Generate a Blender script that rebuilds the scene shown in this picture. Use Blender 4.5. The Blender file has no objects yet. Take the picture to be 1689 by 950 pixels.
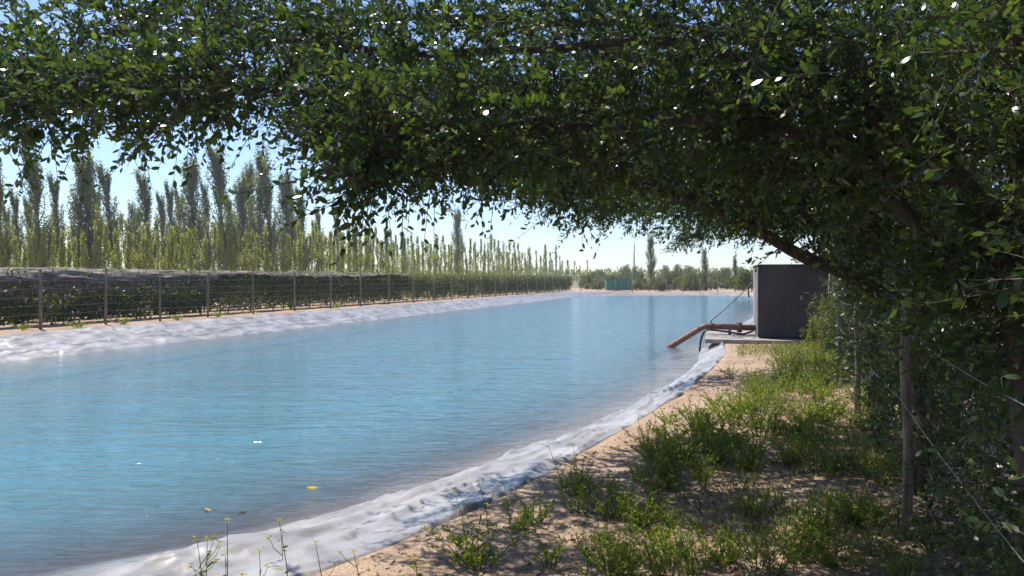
import bpy, math, random
import numpy as np
from mathutils import Vector, Matrix, noise as mn

R = math.radians
S = bpy.context.scene
COL = S.collection
rng = np.random.default_rng(7)
random.seed(7)

# ------------------------------------------------------------------ camera
F = 1220.0; CX = 844.5; HY = 459.0; EYE = 1.7
cam_d = bpy.data.cameras.new("camera"); cam = bpy.data.objects.new("camera", cam_d); COL.objects.link(cam)
cam.location = (0, 0, EYE); cam.rotation_euler = (R(90), 0, 0)
cam_d.sensor_width = 36; cam_d.lens = 36 * F / 1689.0
cam_d.shift_y = -(475 - HY) / 1689.0
cam_d.clip_start = 0.05; cam_d.clip_end = 6000
S.camera = cam
# ------------------------------------------------------------------ sky + sun
SUN_EL = 58.0; SUN_AZ = -38.0          # azimuth measured from +Y towards +X
W = bpy.data.worlds.new("World"); S.world = W; W.use_nodes = True
nt = W.node_tree; nt.nodes.clear()
sky = nt.nodes.new("ShaderNodeTexSky"); sky.sky_type = 'NISHITA'; sky.sun_disc = False
sky.sun_elevation = R(SUN_EL); sky.sun_rotation = R(SUN_AZ)
sky.air_density = 1.0; sky.dust_density = 0.25; sky.ozone_density = 2.5
bg = nt.nodes.new("ShaderNodeBackground"); bg.inputs[1].default_value = 0.10
wo = nt.nodes.new("ShaderNodeOutputWorld")
tint = nt.nodes.new("ShaderNodeMix"); tint.data_type = 'RGBA'; tint.blend_type = 'MULTIPLY'; tint.inputs[0].default_value = 1
tint.inputs[7].default_value = (.93, .99, 1.14, 1)
nt.links.new(sky.outputs[0], tint.inputs[6]); nt.links.new(tint.outputs[2], bg.inputs[0]); nt.links.new(bg.outputs[0], wo.inputs[0])
sd = bpy.data.lights.new("sun", 'SUN'); sun = bpy.data.objects.new("sun", sd); COL.objects.link(sun)
sd.energy = 5.0; sd.angle = R(0.5); sd.color = (1.0, 0.95, 0.86)
sdir = Vector((math.sin(R(SUN_AZ)) * math.cos(R(SUN_EL)), math.cos(R(SUN_AZ)) * math.cos(R(SUN_EL)), math.sin(R(SUN_EL))))
sun.rotation_euler = sdir.to_track_quat('Z', 'Y').to_euler()
S.view_settings.view_transform = 'Standard'; S.view_settings.look = 'None'
S.view_settings.gamma = 1.0; S.view_settings.exposure = 0.62
S.cycles.max_bounces = 8; S.cycles.transparent_max_bounces = 12
S.cycles.transmission_bounces = 6; S.cycles.diffuse_bounces = 4
S.cycles.use_denoising = True
HAZE = 0.0006


def P(px, py, Z):
    return Vector(((px - CX) * Z / F, Z, EYE - (py - HY) * Z / F))


def G(px, py, z=0.0):
    Z = (EYE - z) * F / (py - HY)
    return Vector(((px - CX) * Z / F, Z, z))


# ------------------------------------------------------------------ materials
def mat(name, col, rough=0.7, var=None, scale=5.0, bump=0.0, bscale=40.0, trans=0.0, spec=0.5, tcol=None,
        metallic=0.0, ramp=(0.35, 0.65), stretch=(1, 1, 1), attr=None, detail=4):
    m = bpy.data.materials.new(name); m.use_nodes = True
    n = m.node_tree; N = n.nodes; L = n.links
    bs = N["Principled BSDF"]; out = N["Material Output"]
    bs.inputs["Roughness"].default_value = rough
    bs.inputs["Metallic"].default_value = metallic
    bs.inputs["Specular IOR Level"].default_value = spec
    bs.inputs["Base Color"].default_value = (*col, 1)
    tc = N.new("ShaderNodeTexCoord"); mp = N.new("ShaderNodeMapping")
    mp.inputs["Scale"].default_value = stretch
    L.new(tc.outputs["Object"], mp.inputs[0])
    csock = None
    if var is not None:
        rp = N.new("ShaderNodeValToRGB"); rp.color_ramp.elements[0].position = ramp[0]
        rp.color_ramp.elements[1].position = ramp[1]
        rp.color_ramp.elements[0].color = (*col, 1); rp.color_ramp.elements[1].color = (*var, 1)
        if attr:
            a = N.new("ShaderNodeAttribute"); a.attribute_name = attr
            L.new(a.outputs["Fac"], rp.inputs[0])
        else:
            nz = N.new("ShaderNodeTexNoise"); nz.inputs["Scale"].default_value = scale
            nz.inputs["Detail"].default_value = detail
            L.new(mp.outputs[0], nz.inputs["Vector"]); L.new(nz.outputs["Fac"], rp.inputs[0])
        csock = rp.outputs[0]; L.new(csock, bs.inputs["Base Color"])
    if bump:
        nb = N.new("ShaderNodeTexNoise"); nb.inputs["Scale"].default_value = bscale; nb.inputs["Detail"].default_value = 6
        L.new(mp.outputs[0], nb.inputs["Vector"])
        b = N.new("ShaderNodeBump"); b.inputs["Strength"].default_value = bump; b.inputs["Distance"].default_value = 0.02
        L.new(nb.outputs["Fac"], b.inputs["Height"]); L.new(b.outputs[0], bs.inputs["Normal"])
    if trans > 0:
        tr = N.new("ShaderNodeBsdfTranslucent"); mx = N.new("ShaderNodeMixShader")
        mx.inputs[0].default_value = trans
        if csock and tcol is None:
            mm = N.new("ShaderNodeMix"); mm.data_type = 'RGBA'; mm.blend_type = 'MULTIPLY'; mm.inputs[0].default_value = 1
            L.new(csock, mm.inputs[6]); mm.inputs[7].default_value = (2.2, 2.1, 0.9, 1)
            L.new(mm.outputs[2], tr.inputs[0])
        else:
            tr.inputs[0].default_value = (*(tcol or col), 1)
        L.new(bs.outputs[0], mx.inputs[1]); L.new(tr.outputs[0], mx.inputs[2]); L.new(mx.outputs[0], out.inputs[0])
    return m


M = {}
M['leaf'] = mat('hedge_leaf', (0.024, 0.048, 0.017), 0.27, (0.078, 0.12, 0.028), attr='rnd', ramp=(0.1, 0.95), trans=0.40, spec=.5)
M['leaf_far'] = mat('hedge_leaf_far', (0.024, 0.048, 0.018), 0.4, (0.065, 0.10, 0.03), attr='rnd', ramp=(0.1, 0.95), trans=0.35)
M['poplar'] = mat('poplar_leaf', (0.065, 0.092, 0.03), 0.45, (0.14, 0.17, 0.05), attr='rnd', ramp=(0.0, 1.0), trans=0.45)
M['young'] = mat('young_poplar_leaf', (0.11, 0.15, 0.014), 0.5, (0.29, 0.29, 0.022), attr='rnd', ramp=(0.0, 1.0), trans=0.45)
M['bushleaf'] = mat('bush_leaf', (0.06, 0.085, 0.025), 0.6, (0.13, 0.14, 0.045), attr='rnd', ramp=(0.0, 1.0), trans=0.35)
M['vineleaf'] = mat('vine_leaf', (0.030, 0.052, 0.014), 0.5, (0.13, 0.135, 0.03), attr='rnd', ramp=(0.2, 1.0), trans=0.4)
M['weed'] = mat('weed_leaf', (0.08, 0.125, 0.018), 0.5, (0.22, 0.26, 0.035), attr='rnd', ramp=(0.0, 1.0), trans=0.4)
M['grass'] = mat('grass_blade', (0.07, 0.12, 0.025), 0.55, (0.22, 0.22, 0.08), attr='rnd', ramp=(0.2, 1.0), trans=0.35)
M['dry'] = mat('dry_stalk', (0.20, 0.19, 0.06), 0.7, (0.30, 0.25, 0.12), attr='rnd', ramp=(0, 1), trans=0.3)
M['flower'] = mat('yellow_petal', (0.75, 0.62, 0.05), 0.5, trans=0.3, tcol=(0.8, 0.7, 0.05))
M['litter'] = mat('dead_leaf', (0.12, 0.07, 0.04), 0.8, (0.32, 0.23, 0.13), attr='rnd', ramp=(0, 1), trans=0.1)
M['bark'] = mat('bark', (0.045, 0.032, 0.026), 0.9, (0.10, 0.075, 0.06), scale=14, bump=0.8, bscale=50, stretch=(1, 1, .25))
M['barkpale'] = mat('pale_bark', (0.10, 0.09, 0.07), 0.9, (0.2, 0.18, 0.14), scale=6, bump=0.5, stretch=(1, 1, .3))
M['post'] = mat('weathered_post', (0.14, 0.105, 0.08), 0.85, (0.27, 0.22, 0.18), scale=10, bump=0.7, bscale=60, stretch=(3, 3, .3))
M['wire'] = mat('fence_wire', (0.27, 0.27, 0.26), 0.4, metallic=0.6)
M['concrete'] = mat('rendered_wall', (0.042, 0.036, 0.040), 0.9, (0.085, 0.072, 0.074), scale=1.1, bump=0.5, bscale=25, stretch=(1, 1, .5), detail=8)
def add_blocks(m):
    N = m.node_tree.nodes; L = m.node_tree.links; bs = N['Principled BSDF']
    tc = N.new('ShaderNodeTexCoord'); mp = N.new('ShaderNodeMapping'); mp.inputs['Rotation'].default_value = (R(90), 0, 0); L.new(tc.outputs['Object'], mp.inputs[0])
    br = N.new('ShaderNodeTexBrick'); br.inputs['Scale'].default_value = 1; br.inputs['Brick Width'].default_value = .4; br.inputs['Row Height'].default_value = .2; br.inputs['Mortar Size'].default_value = .008
    br.inputs['Color1'].default_value = (1, 1, 1, 1); br.inputs['Color2'].default_value = (.8, .8, .8, 1); br.inputs['Mortar'].default_value = (0.1, .1, .1, 1); L.new(mp.outputs[0], br.inputs[0])
    b = N.new('ShaderNodeBump'); b.inputs['Strength'].default_value = .6; b.inputs['Distance'].default_value = .01
    old = bs.inputs['Normal'].links[0].from_socket; L.new(old, b.inputs['Normal']); L.new(br.outputs['Color'], b.inputs['Height']); L.new(b.outputs[0], bs.inputs['Normal'])
add_blocks(M['concrete'])
M['concrete_light'] = mat('pale_concrete', (0.22, 0.19, 0.175), 0.85, (0.36, 0.32, 0.30), scale=3, bump=0.5, bscale=30)
M['rust'] = mat('rusty_pipe', (0.17, 0.062, 0.042), 0.6, (0.27, 0.12, 0.085), scale=9, bump=0.3, bscale=40)
M['rubber'] = mat('black_hose', (0.02, 0.022, 0.03), 0.4)
M['rope'] = mat('rope', (0.16, 0.14, 0.12), 0.9)
M['greennet'] = mat('green_sheet', (0.02, 0.17, 0.11), 0.6, (0.03, 0.22, 0.15), scale=3, bump=0.2)
M['stone'] = mat('pebble', (0.28, 0.22, 0.18), 0.9, (0.45, 0.38, 0.33), attr='rnd', ramp=(0, 1))
M['net'] = mat('hail_net', (0.06, 0.045, 0.04), 0.8, (0.25, 0.21, 0.19), scale=1.5, ramp=(.42, .62), stretch=(1.2, 1.2, 14), bump=0.4, trans=0.15, tcol=(0.10, 0.08, 0.08))


def sand_mat():
    m = bpy.data.materials.new('sandy_ground'); m.use_nodes = True
    N = m.node_tree.nodes; L = m.node_tree.links; bs = N["Principled BSDF"]
    tc = N.new("ShaderNodeTexCoord")

    def nz(scale, detail=6, rough=.6):
        x = N.new("ShaderNodeTexNoise"); x.inputs["Scale"].default_value = scale
        x.inputs["Detail"].default_value = detail; x.inputs["Roughness"].default_value = rough
        L.new(tc.outputs["Object"], x.inputs["Vector"]); return x
    a = nz(1.3); b = nz(45, 8, .75); c = nz(0.02, 4)
    r1 = N.new("ShaderNodeValToRGB"); e = r1.color_ramp.elements
    e[0].position = .3; e[0].color = (0.31, 0.22, 0.155, 1); e[1].position = .7; e[1].color = (0.49, 0.37, 0.28, 1)
    L.new(a.outputs["Fac"], r1.inputs[0])
    r2 = N.new("ShaderNodeValToRGB"); e = r2.color_ramp.elements
    e[0].position = .33; e[0].color = (0.55, 0.5, 0.47, 1); e[1].position = .6; e[1].color = (1.12, 1.1, 1.08, 1)
    L.new(b.outputs["Fac"], r2.inputs[0])
    mm = N.new("ShaderNodeMix"); mm.data_type = 'RGBA'; mm.blend_type = 'MULTIPLY'; mm.inputs[0].default_value = 1
    L.new(r1.outputs[0], mm.inputs[6]); L.new(r2.outputs[0], mm.inputs[7])
    r3 = N.new("ShaderNodeValToRGB"); e = r3.color_ramp.elements
    e[0].position = .45; e[0].color = (0, 0, 0, 1); e[1].position = .6; e[1].color = (1, 1, 1, 1)
    L.new(c.outputs["Fac"], r3.inputs[0])
    L.new(mm.outputs[2], bs.inputs["Base Color"]); bs.inputs["Roughness"].default_value = .95
    bs.inputs["Specular IOR Level"].default_value = .15
    v = N.new("ShaderNodeTexVoronoi"); v.inputs["Scale"].default_value = 38; L.new(tc.outputs["Object"], v.inputs["Vector"])
    ad = N.new("ShaderNodeMath"); ad.operation = 'ADD'
    L.new(b.outputs["Fac"], ad.inputs[0]); L.new(v.outputs["Distance"], ad.inputs[1])
    bp = N.new("ShaderNodeBump"); bp.inputs["Strength"].default_value = .9; bp.inputs["Distance"].default_value = .012
    L.new(ad.outputs[0], bp.inputs["Height"]); L.new(bp.outputs[0], bs.inputs["Normal"])
    return m


def field_mat():
    return mat('dry_field', (0.10, 0.10, 0.045), 0.95, (0.24, 0.20, 0.12), scale=0.15, bump=0.6, bscale=3)


def liner_mat():
    m = bpy.data.materials.new('grey_liner'); m.use_nodes = True
    N = m.node_tree.nodes; L = m.node_tree.links; bs = N["Principled BSDF"]
    tc = N.new("ShaderNodeTexCoord")
    n1 = N.new("ShaderNodeTexNoise"); n1.inputs["Scale"].default_value = 1.6; n1.inputs["Detail"].default_value = 7
    n1.inputs["Distortion"].default_value = .8
    L.new(tc.outputs["Object"], n1.inputs["Vector"])
    r = N.new("ShaderNodeValToRGB"); e = r.color_ramp.elements
    e[0].position = .32; e[0].color = (0.17, 0.155, 0.15, 1); e[1].position = .66; e[1].color = (0.37, 0.35, 0.34, 1)
    L.new(n1.outputs["Fac"], r.inputs[0]); L.new(r.outputs[0], bs.inputs["Base Color"])
    bs.inputs["Roughness"].default_value = .34; bs.inputs["Specular IOR Level"].default_value = .6
    n2 = N.new("ShaderNodeTexNoise"); n2.noise_type = 'RIDGED_MULTIFRACTAL'; n2.inputs["Scale"].default_value = 1.7; n2.inputs["Detail"].default_value = 3
    n2.inputs["Distortion"].default_value = 1.5
    L.new(tc.outputs["Object"], n2.inputs["Vector"])
    b = N.new("ShaderNodeBump"); b.inputs["Strength"].default_value = .7; b.inputs["Distance"].default_value = .03
    L.new(n2.outputs["Fac"], b.inputs["Height"]); L.new(b.outputs[0], bs.inputs["Normal"])
    return m


def water_mat():
    m = bpy.data.materials.new('pond_water'); m.use_nodes = True
    N = m.node_tree.nodes; L = m.node_tree.links; N.clear()
    out = N.new("ShaderNodeOutputMaterial")
    tc = N.new("ShaderNodeTexCoord")

    def nz(sx, sy, detail, dist=0.0, rot=0.0):
        mp = N.new("ShaderNodeMapping"); mp.inputs["Scale"].default_value = (sx, sy, 1); mp.inputs["Rotation"].default_value = (0, 0, rot)
        x = N.new("ShaderNodeTexNoise"); x.inputs["Scale"].default_value = 1; x.inputs["Detail"].default_value = detail
        x.inputs["Distortion"].default_value = dist
        L.new(tc.outputs["Object"], mp.inputs[0]); L.new(mp.outputs[0], x.inputs["Vector"]); return x
    a = nz(2.6, 9.5, 2, .5, R(-8)); b = nz(6, 17, 2, .3, R(12)); c = nz(.6, 2.2, 2, .5, R(-5)); d_ = nz(.12, .42, 3, .4, R(6))
    s1 = N.new("ShaderNodeMath"); s1.operation = 'MULTIPLY'; s1.inputs[1].default_value = .12
    L.new(b.outputs["Fac"], s1.inputs[0])
    s2 = N.new("ShaderNodeMath"); s2.operation = 'ADD'; L.new(a.outputs["Fac"], s2.inputs[0]); L.new(s1.outputs[0], s2.inputs[1])
    s4 = N.new("ShaderNodeMath"); s4.operation = 'MULTIPLY_ADD'; s4.inputs[1].default_value = 2.0
    L.new(c.outputs["Fac"], s4.inputs[0]); L.new(s2.outputs[0], s4.inputs[2])
    s5 = N.new("ShaderNodeMath"); s5.operation = 'MULTIPLY_ADD'; s5.inputs[1].default_value = 3.0
    L.new(d_.outputs["Fac"], s5.inputs[0]); L.new(s4.outputs[0], s5.inputs[2]); s4 = s5
    bp = N.new("ShaderNodeBump"); bp.inputs["Strength"].default_value = 1.0; bp.inputs["Distance"].default_value = .023
    L.new(s4.outputs[0], bp.inputs["Height"])
    fr = N.new("ShaderNodeFresnel"); fr.inputs[0].default_value = 1.33; L.new(bp.outputs[0], fr.inputs["Normal"])
    gl = N.new("ShaderNodeBsdfGlossy"); gl.inputs["Roughness"].default_value = .11; L.new(bp.outputs[0], gl.inputs["Normal"])
    tr = N.new("ShaderNodeBsdfTransparent"); tr.inputs[0].default_value = (.90, .97, 1, 1)
    df = N.new("ShaderNodeBsdfDiffuse"); df.inputs[0].default_value = (0.075, 0.215, 0.265, 1)
    L.new(bp.outputs[0], df.inputs["Normal"])
    # the water over the deep floor is cloudier than the thin film over the slope
    at = N.new("ShaderNodeAttribute"); at.attribute_name = 'depth'
    m0 = N.new("ShaderNodeMixShader"); L.new(at.outputs["Fac"], m0.inputs[0])
    L.new(tr.outputs[0], m0.inputs[1]); L.new(df.outputs[0], m0.inputs[2])
    mx = N.new("ShaderNodeMixShader"); L.new(fr.outputs[0], mx.inputs[0]); L.new(m0.outputs[0], mx.inputs[1]); L.new(gl.outputs[0], mx.inputs[2])
    L.new(mx.outputs[0], out.inputs[0])
    return m


# ------------------------------------------------------------------ mesh helpers
def mesh_np(name, V, faces, rnd=None, smooth=False):
    """faces: list of int arrays (n,k) with constant k each; rnd: list of per-face float arrays"""
    me = bpy.data.meshes.new(name)
    V = np.asarray(V, dtype=np.float32)
    me.vertices.add(len(V)); me.vertices.foreach_set('co', V.ravel())
    loops = np.concatenate([f.ravel() for f in faces]).astype(np.int32)
    sizes = np.concatenate([np.full(len(f), f.shape[1], dtype=np.int32) for f in faces])
    starts = np.concatenate([[0], np.cumsum(sizes)[:-1]]).astype(np.int32)
    me.loops.add(len(loops)); me.loops.foreach_set('vertex_index', loops)
    me.polygons.add(len(sizes)); me.polygons.foreach_set('loop_start', starts)
    me.update(calc_edges=True)
    if rnd is not None:
        a = me.attributes.new('rnd', 'FLOAT', 'FACE'); a.data.foreach_set('value', np.concatenate(rnd).astype(np.float32))
    if smooth:
        me.polygons.foreach_set('use_smooth', np.ones(len(sizes), dtype=bool))
    return me


def norm(a):
    return a / np.maximum(np.linalg.norm(a, axis=-1, keepdims=True), 1e-9)


def leaves_mesh(name, pos, d, ln, wd, simple=False, rnd=None, curl=0.25):
    n = len(pos); d = norm(d)
    r = rng.normal(size=(n, 3)); side = norm(np.cross(d, r)); up = np.cross(side, d)
    ln = np.broadcast_to(np.asarray(ln, float), (n,))[:, None]; wd = np.broadcast_to(np.asarray(wd, float), (n,))[:, None]
    if rnd is None: rnd = rng.random(n)
    if simple:
        V = np.stack([pos, pos + d * ln * .45 + side * wd * .5, pos + d * ln, pos + d * ln * .45 - side * wd * .5], 1).reshape(-1, 3)
        b = np.arange(n)[:, None] * 4
        return mesh_np(name, V, [np.concatenate([b, b + 1, b + 2, b + 3], 1)], [rnd])
    c = up * ln * curl * rng.uniform(-1, 1, (n, 1))
    V = np.stack([pos, pos + d * ln * .3 + side * wd * .45 + c * .3, pos + d * ln * .3 - side * wd * .45 + c * .3,
                  pos + d * ln * .7 + side * wd * .42 + c * .45, pos + d * ln * .7 - side * wd * .42 + c * .45,
                  pos + d * ln + c * .1], 1).reshape(-1, 3)
    b = np.arange(n)[:, None] * 6
    return mesh_np(name, V, [np.concatenate([b, b + 1, b + 2], 1), np.concatenate([b + 2, b + 1, b + 3, b + 4], 1),
                             np.concatenate([b + 4, b + 3, b + 5], 1)], [rnd, rnd, rnd])


class MB:
    def __init__(self): self.v = []; self.f = []

    def tube(self, pts, rad, n=8, cap=True):
        pts = [Vector(p) for p in pts]; base = len(self.v)
        if not hasattr(rad, '__len__'): rad = [rad] * len(pts)
        t0 = (pts[1] - pts[0]).normalized()
        u = t0.orthogonal().normalized()
        for i, p in enumerate(pts):
            t = (pts[min(i + 1, len(pts) - 1)] - pts[max(i - 1, 0)]).normalized()
            u = (u - t * u.dot(t))
            u = u.normalized() if u.length > 1e-6 else t.orthogonal().normalized()
            w = t.cross(u)
            for k in range(n):
                a = 2 * math.pi * k / n
                self.v.append(tuple(p + (u * math.cos(a) + w * math.sin(a)) * rad[i]))
        for i in range(len(pts) - 1):
            for k in range(n):
                a = base + i * n + k; b = base + i * n + (k + 1) % n
                self.f.append((a, b, b + n, a + n))
        if cap:
            self.f.append(tuple(base + k for k in range(n))[::-1])
            self.f.append(tuple(base + (len(pts) - 1) * n + k for k in range(n)))
        return self

    def box(self, c, s, rz=0.0, jit=0.0):
        base = len(self.v); ca, sa = math.cos(rz), math.sin(rz)
        for dz in (-1, 1):
            for dx, dy in ((-1, -1), (1, -1), (1, 1), (-1, 1)):
                x = dx * s[0] / 2; y = dy * s[1] / 2
                self.v.append((c[0] + x * ca - y * sa, c[1] + x * sa + y * ca, c[2] + dz * s[2] / 2))
        q = [(3, 2, 1, 0), (4, 5, 6, 7), (0, 1, 5, 4), (1, 2, 6, 5), (2, 3, 7, 6), (3, 0, 4, 7)]
        self.f += [tuple(base + i for i in f) for f in q]
        return self

    def mesh(self, name, smooth=True):
        me = bpy.data.meshes.new(name); me.from_pydata(self.v, [], self.f); me.update()
        if smooth: me.polygons.foreach_set('use_smooth', [True] * len(me.polygons))
        return me

    def build(self, name, m, parent=None, smooth=True, bevel=0.0):
        o = obj(name, self.mesh(name, smooth), m, parent)
        if bevel:
            b = o.modifiers.new('bevel', 'BEVEL'); b.width = bevel; b.segments = 2
        return o


def obj(name, me, m, parent=None):
    o = bpy.data.objects.new(name, me); COL.objects.link(o)
    if m is not None and not me.materials: me.materials.append(m)
    if parent: o.parent = parent
    return o


def tag(o, label=None, cat=None, group=None, kind=None):
    if label: o['label'] = label
    if cat: o['category'] = cat
    if group: o['group'] = group
    if kind: o['kind'] = kind
    return o


def thing(name, loc, label, cat, group=None, rz=0.0):
    o = bpy.data.objects.new(name, None); COL.objects.link(o); o.location = loc; o.rotation_euler = (0, 0, rz)
    o.empty_display_size = .2
    return tag(o, label, cat, group)


def dup(root, loc, rz=0.0, sc=(1, 1, 1), label=None, tilt=(0, 0)):
    r = root.copy(); COL.objects.link(r); r.location = loc; r.rotation_euler = (tilt[0], tilt[1], rz); r.scale = sc
    if label: r['label'] = label
    for ch in root.children:
        c = ch.copy(); COL.objects.link(c); c.parent = r
    return r


def catmull(pts, per=8, closed=False):
    pts = [Vector(p) for p in pts]; n = len(pts); out = []
    for i in range(n if closed else n - 1):
        g = (lambda k: pts[k % n]) if closed else (lambda k: pts[max(0, min(n - 1, k))])
        p0, p1, p2, p3 = g(i - 1), g(i), g(i + 1), g(i + 2)
        for k in range(per):
            t = k / per
            out.append(.5 * ((2 * p1) + (p2 - p0) * t + (2 * p0 - 5 * p1 + 4 * p2 - p3) * t * t + (3 * p1 - p0 - 3 * p2 + p3) * t ** 3))
    if not closed: out.append(pts[-1])
    return out


def lerp_keys(keys, x):
    if x <= keys[0][0]: return keys[0][1]
    for (a, va), (b, vb) in zip(keys, keys[1:]):
        if x <= b: return va + (vb - va) * (x - a) / (b - a)
    return keys[-1][1]


# ------------------------------------------------------------------ pond outline (x, y, liner width)
WATER = -0.30
CONT = [(-5.2, 2.9, 2.1), (-2.95, 4.97, 1.9), (-1.25, 6.6, 1.45), (1.34, 10.6, .92), (3.0, 14.0, .75), (4.35, 17.4, .66), (5.35, 20.8, .7),
        (7.2, 25.4, 1.0), (12.0, 37.0, 1.2), (18, 52, 1.3), (25, 70, 1.5), (28, 81, 1.6), (25, 86.0, 1.8), (17, 86.5, 1.8), (10.5, 84.5, 1.8), (6.2, 78, 1.8),
        (1.5, 62, 1.8), (-4.4, 42.8, 1.8), (-8.4, 30, 1.9), (-11.0, 21.6, 1.9), (-12.2, 17.3, 1.9), (-14.2, 10.5, 1.9), (-14.6, 4.5, 2), (-12.5, 1.3, 2.1), (-8.6, 1.0, 2.2)]
cp = catmull(CONT, 40, True)
# resample by arc length, finer near the camera
dense = []
acc = 0.0
for i in range(len(cp)):
    a, b = cp[i], cp[(i + 1) % len(cp)]
    dist = math.hypot(a.x, a.y); step = max(.035, .0036 * dist)
    seg = math.hypot(b.x - a.x, b.y - a.y); k = max(1, int(seg / step))
    for j in range(k): dense.append(a.lerp(b, j / k))
CN = len(dense)
cxy = np.array([(p.x, p.y) for p in dense]); cw = np.array([p.z for p in dense])
tan = np.roll(cxy, -1, 0) - np.roll(cxy, 1, 0)
for _ in range(12): tan = (tan + np.roll(tan, 1, 0) + np.roll(tan, -1, 0)) / 3
tan = norm(tan)
nout = np.stack([tan[:, 1], -tan[:, 0]], 1)      # outward (contour is counter-clockwise seen from above)
area = np.sum(cxy[:, 0] * np.roll(cxy[:, 1], -1) - np.roll(cxy[:, 0], -1) * cxy[:, 1])
if area < 0: nout = -nout
arc = np.concatenate([[0], np.cumsum(np.linalg.norm(np.diff(cxy, axis=0), axis=1))])


def left_rise(x, y):
    """the left and far banks stand a little higher than the near one"""
    e = -3.0 + .325 * (y - 42.8) - x          # >0 on the left bank
    l = max(0, min(1, (e - 0) / 6 + .5)) if y > 8 else max(0, min(1, (-x - 6) / 6))
    return .2 * l


brise = np.array([left_rise(*(cxy[i] + nout[i] * cw[i])) for i in range(CN)])


def ring_mesh(name, offs, zf, m, kind=None, smooth=True, cap=False):
    V = []; k = len(offs)
    for j, o in enumerate(offs):
        V.append(zf(j, o))
    V = np.concatenate(V, 0)
    f = []
    i = np.arange(CN); i2 = (i + 1) % CN
    for j in range(k - 1):
        f.append(np.stack([j * CN + i, j * CN + i2, (j + 1) * CN + i2, (j + 1) * CN + i], 1))
    if cap: f.append(((k - 1) * CN + i)[None])
    me = mesh_np(name, V, f, smooth=smooth)
    return obj(name, me, m)


# ground sheet: from under the liner out to the horizon
cen = np.array([3.0, 40.0])
def gz(x, y):
    return .03 * mn.noise(Vector((x * .6, y * .6, 3))) + .02 * mn.noise(Vector((x * 2.4, y * 2.4, 9)))
def ground_ring(j, o):
    kind, val = o
    if kind == 'in':
        xy = cxy + nout * (cw * val)[:, None]; t_ = 1 - val; z = brise * val + WATER * t_ ** 1.35 - .10
        return np.column_stack([xy, z])
    if kind == 'out':
        xy = cxy + nout * (cw + val)[:, None]
        z = np.array([brise[i] + gz(*xy[i]) * min(1, .3 + val * 2) for i in range(CN)])
        return np.column_stack([xy, z])
    dirv = norm(cxy + nout * 14 - cen); xy = cen + dirv * val
    return np.column_stack([xy, np.full(CN, .02)])
offs = [('in', .3), ('in', .8)] + [('out', v) for v in (0, .12, .25, .4, .6, .8, 1.05, 1.3, 1.6, 2, 2.5, 3.1, 3.8, 4.6, 5.6, 7, 9)] + [('far', v) for v in (90, 140, 300, 800, 2500)]
g = ring_mesh('ground', offs, ground_ring, sand_mat()); tag(g, kind='structure')
g.data.materials.append(field_mat())
fm = np.zeros(len(g.data.polygons), dtype=np.int32); fm[CN * 19:] = 1
g.data.polygons.foreach_set('material_index', fm)

# pond bed
M['bed'] = mat('silted_bed', (0.24, 0.165, 0.14), 0.9, (0.36, 0.26, 0.22), scale=1.2, bump=.3)
def bed_ring(j, o):
    d, z = o
    xy = cxy - nout * d
    return np.column_stack([xy, np.full(CN, z)])
b_ = ring_mesh('pond_bed', [(-.1, WATER - .12), (.8, -.62), (2.2, -1.0), (4.0, -1.5), (4.6, -1.6)], bed_ring, M['bed'], cap=True); tag(b_, kind='structure')

# water sheet
vals = [-.35, .0, .3, .6, 1.0, 1.5, 2.2, 3.0, 4.2]
def wat_ring(j, o):
    xy = cxy - nout * o
    return np.column_stack([xy, np.full(CN, WATER)])
w_ = ring_mesh('water', vals, wat_ring, water_mat(), smooth=False, cap=True); tag(w_, kind='structure')
dep = np.repeat(np.clip((np.array(vals) - .1) / 4.2, 0, .82), CN).astype(np.float32)
dep = (.82 * (dep / .82) ** 1.0 * (2 - dep / .82)).astype(np.float32)
at = w_.data.attributes.new('depth', 'FLOAT', 'POINT'); at.data.foreach_set('value', dep)

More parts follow.
